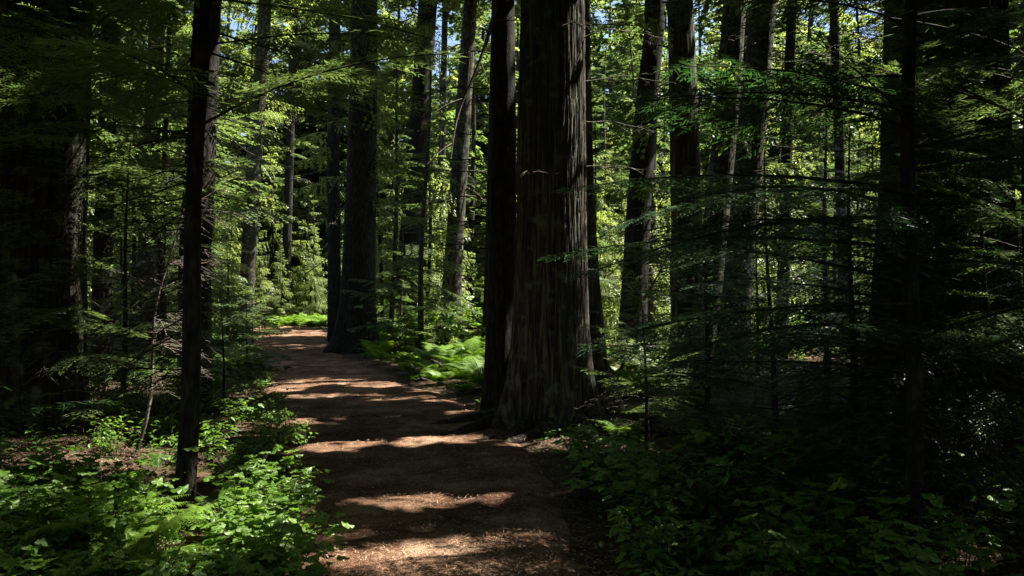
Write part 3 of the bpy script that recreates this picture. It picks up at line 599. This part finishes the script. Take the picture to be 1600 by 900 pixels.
def mk_shrub(x, y, k, s, label, grp):
    t = thing('leafy_shrub', (x, y, float(height(x, y))-.01), label, 'shrub', grp); t.rotation_euler[2] = U(0, 6.28); t.scale = (s, s, s*U(.85, 1.15))
    link('stem', sh_me[k][0], t); link('leaves', sh_me[k][1], t)
def mk_fern(x, y, k, s, label, grp):
    o = link('fern', fern_me[k], None, (x, y, float(height(x, y)))); o.rotation_euler = (U(-.08, .08), U(-.08, .08), U(0, 6.28)); o.scale = (s,)*3
    tag(o, label, 'fern', grp)
def scatter(n, box, md, fn, labs, grp, kinds, sz, m=.1):
    """box = (px0, px1, py0, py1) of ground seen; spreads n plants"""
    got = []; tr = 0
    while len(got) < n and tr < n*60:
        tr += 1
        x0, ya = at(U(box[0], box[1]), U(box[2], box[3])); x, y = x0, ya
        if on_trail(np.array(x), np.array(y), m): continue
        if any((x-a)**2+(y-b)**2 < md*md for a, b in got): continue
        if any((x-a)**2+(y-b)**2 < r*r for a, b, r in SOLID): continue
        got.append((x, y)); fn(x, y, int(rng.choice(kinds)), U(*sz), labs, grp)
SOLID = [(at(856, 665)[0], 10.7, .8), (at(20, 700)[0], 9.2, .9), (at(1478, 700)[0], 9.6, 1.0), (*at(285, 838), .34), (*at(285, 880), .3), (*at(290, 812), .3)]
scatter(14, (370, 450, 790, 985), .22, mk_shrub, 'broad-leaved shrub with lobed leaves at the lower left beside the trail', 'lobed-leaf shrubs at lower left', [0, 1], (.6, .85), -.12)
scatter(34, (-60, 425, 800, 985), .30, mk_shrub, 'broad-leaved shrub with lobed leaves at the lower left beside the trail', 'lobed-leaf shrubs at lower left', [0, 1, 1, 3], (.6, .95))
scatter(16, (10, 360, 815, 930), .38, mk_fern, 'lacy fern among the lobed leaves at the lower left', 'ferns at lower left', [0, 1, 2, 3], (.7, 1.05))
scatter(26, (150, 455, 640, 745), .42, mk_shrub, 'small-leaved shrub left of the trail around the slim spruce', 'shrubs left of the trail', [2, 4, 1], (.6, 1.0))
scatter(48, (840, 1420, 705, 985), .36, mk_shrub, 'shaded leafy shrub right of the trail below the giant cedar', 'shrubs right of the trail', [0, 1, 2, 3, 4], (.7, 1.1), .15)
scatter(10, (1420, 1640, 730, 985), .5, mk_shrub, 'leafy shrub at the lower right under the hemlock twigs', 'shrubs at lower right', [0, 3, 4], (.6, 1.0))
scatter(46, (575, 765, 530, 645), .6, mk_fern, 'bright fern in the patch between the trail and the giant cedar', 'ferns left of the giant cedar', [0, 1, 2, 3], (1.2, 1.8), .15)
for _ in range(64):
    y = U(48.6, 55); x = (U(392, 516)-800)/F*y; mk_fern(x, y, int(rng.integers(4)), U(1.3, 2.1), '', 'ferns at the trail bend')
scatter(20, (300, 400, 520, 610), .8, mk_fern, 'fern on the left bank of the trail before the bend', 'ferns on the left bank', [0, 1, 2], (.9, 1.3), .2)
scatter(26, (930, 1350, 560, 700), .8, mk_fern, 'fern in the shade behind the shrubs right of the giant cedar', 'ferns right of the giant cedar', [0, 1, 3], (.8, 1.2), .2)
scatter(20, (20, 300, 570, 700), .8, mk_shrub, 'leafy shrub in the dark wood at the left', 'shrubs in the wood at left', [2, 4, 0], (.9, 1.5), .2)
scatter(30, (560, 1400, 505, 560), 1.5, mk_shrub, 'leafy bush on the sunlit floor of the far wood', 'bushes of the far wood', [2, 0, 3], (1.6, 2.8), .4)

scatter(20, (925, 1100, 575, 640), .5, mk_fern, 'x', 'ferns behind the giant cedar foot', [0, 1, 2, 3], (.8, 1.2), .2)
scatter(16, (1000, 1380, 560, 640), .7, mk_shrub, 'x', 'bushes behind the young hemlocks', [2, 4, 1], (1.0, 1.6), .2)
scatter(26, (390, 470, 545, 745), .35, mk_shrub, 'x', 'small plants on the left trail edge', [4, 4, 2, 1], (.4, .75), -.25)
scatter(14, (520, 770, 555, 660), .5, mk_fern, 'x', 'small ferns on the right trail edge', [1, 3], (.5, .8), -.15)
# ------------------------------------------------------------------ ground cover, litter
n = 26000
yy = 3.2+U(0, 1, n)**1.6*52; xx = U(-1, 1, n)*(800/F*yy+1.5)
k = ~on_trail(xx, yy, .02+.25*rng.random(n)); dens = .5+.5*np.sin(xx*1.9+np.sin(yy*1.3)*2)*np.cos(yy*1.1+xx*.6); k &= rng.random(n) < dens*.9+.12
for a, b, r_ in SOLID: k &= (xx-a)**2+(yy-b)**2 > r_*r_
xx, yy = xx[k], yy[k]; zz = height(xx, yy); mb = MB(); n = len(xx)
for q in range(3):
    h = U(.03, .16, n); b = np.stack([xx+U(-.05, .05, n), yy+U(-.05, .05, n), zz+h], -1)
    put_leaves(mb, b, U(0, 6.28, n), U(-.5, .4, n), U(.03, .075, n)*(1+yy*.02), OL)
o = link('ground_cover', mb.mesh('ground_cover', [M['cover']])); o['kind'] = 'stuff'; tag(o, 'low green plants covering the forest floor beside the trail', 'ground cover')
n = 85000
yy = 3.0+U(0, 1, n)**2.0*20; xx = U(-1, 1, n)*(.35*yy+3)-.8
zz = height(xx, yy)+.034*on_trail(xx, yy, -.15)+.004
az = U(0, PI, n); ln = U(.015, .07, n)*(1+yy*.03); wd = U(.0016, .0038, n)*(1+yy*.08)
D = np.stack([np.cos(az), np.sin(az), U(-.12, .25, n)], -1); Bp = np.stack([xx, yy, zz+U(0, .006, n)], -1)
mb = MB(); mb.quads(diamonds(Bp, norm(D), norm(np.cross(D, [0, 0, 1.])), ln, wd), 0)
n2 = 5200; x2 = U(-4, 3, n2); y2 = 3+U(0, 1, n2)**1.5*18; b2 = np.stack([x2, y2, height(x2, y2)+.035*on_trail(x2, y2, 0)+.008], -1)
put_leaves(mb, b2, U(0, 6.28, n2), U(-.3, .3, n2), U(.014, .045, n2), OL, 1)
o = link('needle_litter', mb.mesh('needle_litter', [M['needle'], M['brown']])); o['kind'] = 'stuff'; tag(o, 'fallen needles and scraps of leaf scattered over the trail', 'litter')
for k in range(34):
    yk = 3.6+U(0, 1)*9; xk = U(float(trail_l(yk))-.3, float(trail_r(yk))+.5); zk = float(height(xk, yk))+.045
    o = link('fallen_twig', dead_branch((0, 0, 0), U(0, 6.28), 0, U(.12, .5), .0035, .02, 3, .1), None, (xk, yk, zk)); tag(o, 'thin dry twig lying on or beside the trail', 'twig', 'twigs on the trail')

# ------------------------------------------------------------------ dead wood
# grey snag branches right of the giant cedar
def snag(px, py, Yd, lab, H, lean, n, rad=.03, Lb=(.4, 1.0)):
    x = (px-800)/F*Yd; zb = float(height(x, Yd)); t = thing('dead_sapling', (x, Yd, zb), lab, 'dead tree')
    s = np.linspace(0, 1, 10); P = np.stack([lean*s+.05*np.sin(s*8), .2*s, H*s], -1); mb = MB(); mb.tube(P, rad*(1-.75*s)+.003, 7); link('stem', mb.mesh('stem', [M['dead']]), t)
    for k in range(n):
        i = int(rng.integers(3, 10)); link('branch', dead_branch(P[i], U(-1.2, 1.2) if lean > 0 else U(1.8, 4.4), U(-.2, .7), U(*Lb), rad*.4, .15, 10, .3), t)
snag(948, 560, 12.5, 'forked grey dead sapling leaning right behind the giant cedar', 2.1, .9, 10)
snag(140, 560, 9.0, 'tangle of bare grey twigs in front of the far-left giant', 2.2, .5, 18, .015, (.2, .55))
snag(215, 560, 8.2, 'bare twiggy dead sapling left of the slim spruce', 2.4, .3, 20, .016, (.3, .7))
snag(1520, 700, 6.6, 'dry brushy dead sapling right of the slender hemlock', 2.0, .3, 16, .016)
snag(690, 480, 27, 'dead sapling behind the fern patch', 5, .7, 10, .05)
# fallen log in the distance and roots, debris heap
lx, ly = 0, 0
a = px3(640, 508, 36); mb = MB(); s = np.linspace(0, 1, 12); mb.tube(np.stack([4.2*s-.6, .6*s, .05*np.sin(s*6)+.25+0*s], -1), .22-.05*s, 12)
tag(link('fallen_log', mb.mesh('fallen_log', [M['fbark']]), None, (a[0], 36, float(height(a[0], 36)))), 'dark fallen log lying behind the trunks left of the giant cedar', 'log')
x, y, z = G(668, 598)
t = thing('brush_heap', (x, y, z), 'small heap of broken dry branches in the fern patch', 'brush')
for k in range(12): link('stick', dead_branch((U(-.3, .3), U(-.3, .3), U(.05, .3)), U(0, 6.28), U(-.3, .6), U(.3, .8), .012, .2, 3, .15), t)

for k, (a0, L0, h0) in enumerate(((-2.75, 1.5, .10), (-2.2, 1.2, .09), (-1.75, 1.0, .08), (-.9, 1.3, .10), (-.35, 1.6, .12), (-3.2, 1.3, .08))):
    q = np.linspace(0, 1, 12); mb = MB(); rr = .62+L0*q; aa = a0+.25*np.sin(q*3+k)
    px_, py_ = rr*np.cos(aa), rr*np.sin(aa); zz_ = height(px_+gt.location.x, py_+gt.location.y)-gt.location.z+h0*(1-q)**1.5-.03*q-.02
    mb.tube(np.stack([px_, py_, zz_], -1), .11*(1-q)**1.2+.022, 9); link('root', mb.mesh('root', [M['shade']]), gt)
# ------------------------------------------------------------------ labels: rows by depth, order from the left
ORD = 'first second third fourth fifth sixth seventh eighth ninth tenth eleventh twelfth'.split()
MARK = [(-9999, 'left of the far-left giant'), (95, 'right of the far-left giant'), (215, 'left of the slim spruce'), (325, 'between the spruce and the trail end'), (450, 'above the trail bend'),
        (600, 'right of the bend trunk'), (700, 'left of the giant cedar'), (860, 'behind the giant cedar'), (945, 'right of the giant cedar'), (1010, 'left of the smooth pale trunk'), (1085, 'around the leaning pair'), (1200, 'right of the leaning pair'), (1300, 'left of the right giant'), (1400, 'behind the right giant')]
def pxof(o): return 800+F*o.location.x/max(.5, o.location.y)
def relabel(obs, desc, per, grp=None):
    obs = sorted(obs, key=lambda o: o.location.y); nr = max(1, math.ceil(len(obs)/per))
    for r in range(nr):
        row = sorted(obs[r*per:(r+1)*per], key=pxof)
        rn = 'front' if r == 0 else 'rearmost' if r == nr-1 and nr > 1 else ORD[r]
        for i, o in enumerate(row):
            w_ = 'leftmost' if i == 0 else 'rightmost' if i == len(row)-1 else ORD[i]+' from left'
            o['label'] = f'{w_} in the {rn} row of {desc}' if nr > 1 else f'{w_} of the {desc}'
            if grp: o['group'] = grp
bygrp = {}
for o in list(sc.objects):
    if o.parent is None and o.get('group'): bygrp.setdefault(o['group'], []).append(o)
DESC = {'ferns behind the giant cedar foot': 'ferns behind the giant cedar foot', 'bushes behind the young hemlocks': 'bushes behind the young hemlocks', 'small plants on the left trail edge': 'low plants on the left trail edge', 'small ferns on the right trail edge': 'small ferns on the right trail edge', 'surrounding conifers': 'unseen tall conifers added for shade',
 'lobed-leaf shrubs at lower left': 'lobed-leaf shrubs at lower left', 'ferns at lower left': 'ferns at lower left', 'shrubs left of the trail': 'small shrubs around the spruce',
 'shrubs right of the trail': 'shaded shrubs right of the trail', 'shrubs at lower right': 'shrubs under the hemlock at lower right', 'ferns left of the giant cedar': 'bright ferns beside the giant cedar',
 'ferns at the trail bend': 'sunlit ferns at the bend', 'ferns on the left bank': 'ferns on the left bank', 'ferns right of the giant cedar': 'shaded ferns behind the shrubs', 'shrubs in the wood at left': 'shrubs in the left wood',
 'bushes of the far wood': 'bushes on the far wood floor', 'twigs on the trail': 'dry twigs on the trail'}
for g, d in DESC.items():
    if g in bygrp: relabel(bygrp[g], d, 8)
for g, kind in (('sunlit cedars of the background wood', 'light green cedars'), ('hemlocks of the background wood', 'dark hemlocks')):
    cells = {}
    for o in bygrp.get(g, []): cells.setdefault(max(i for i, m in enumerate(MARK) if pxof(o) >= m[0]), []).append(o)
    for i, obs in cells.items():
        obs.sort(key=lambda o: o.location.y)
        for r, o in enumerate(obs):
            o['label'] = ('nearest' if r == 0 else ORD[r]+' nearest')+f' of the {kind} {MARK[i][1]}' if r < 9 else f'faint farthest {kind} {MARK[i][1]}, mingled with their neighbours'
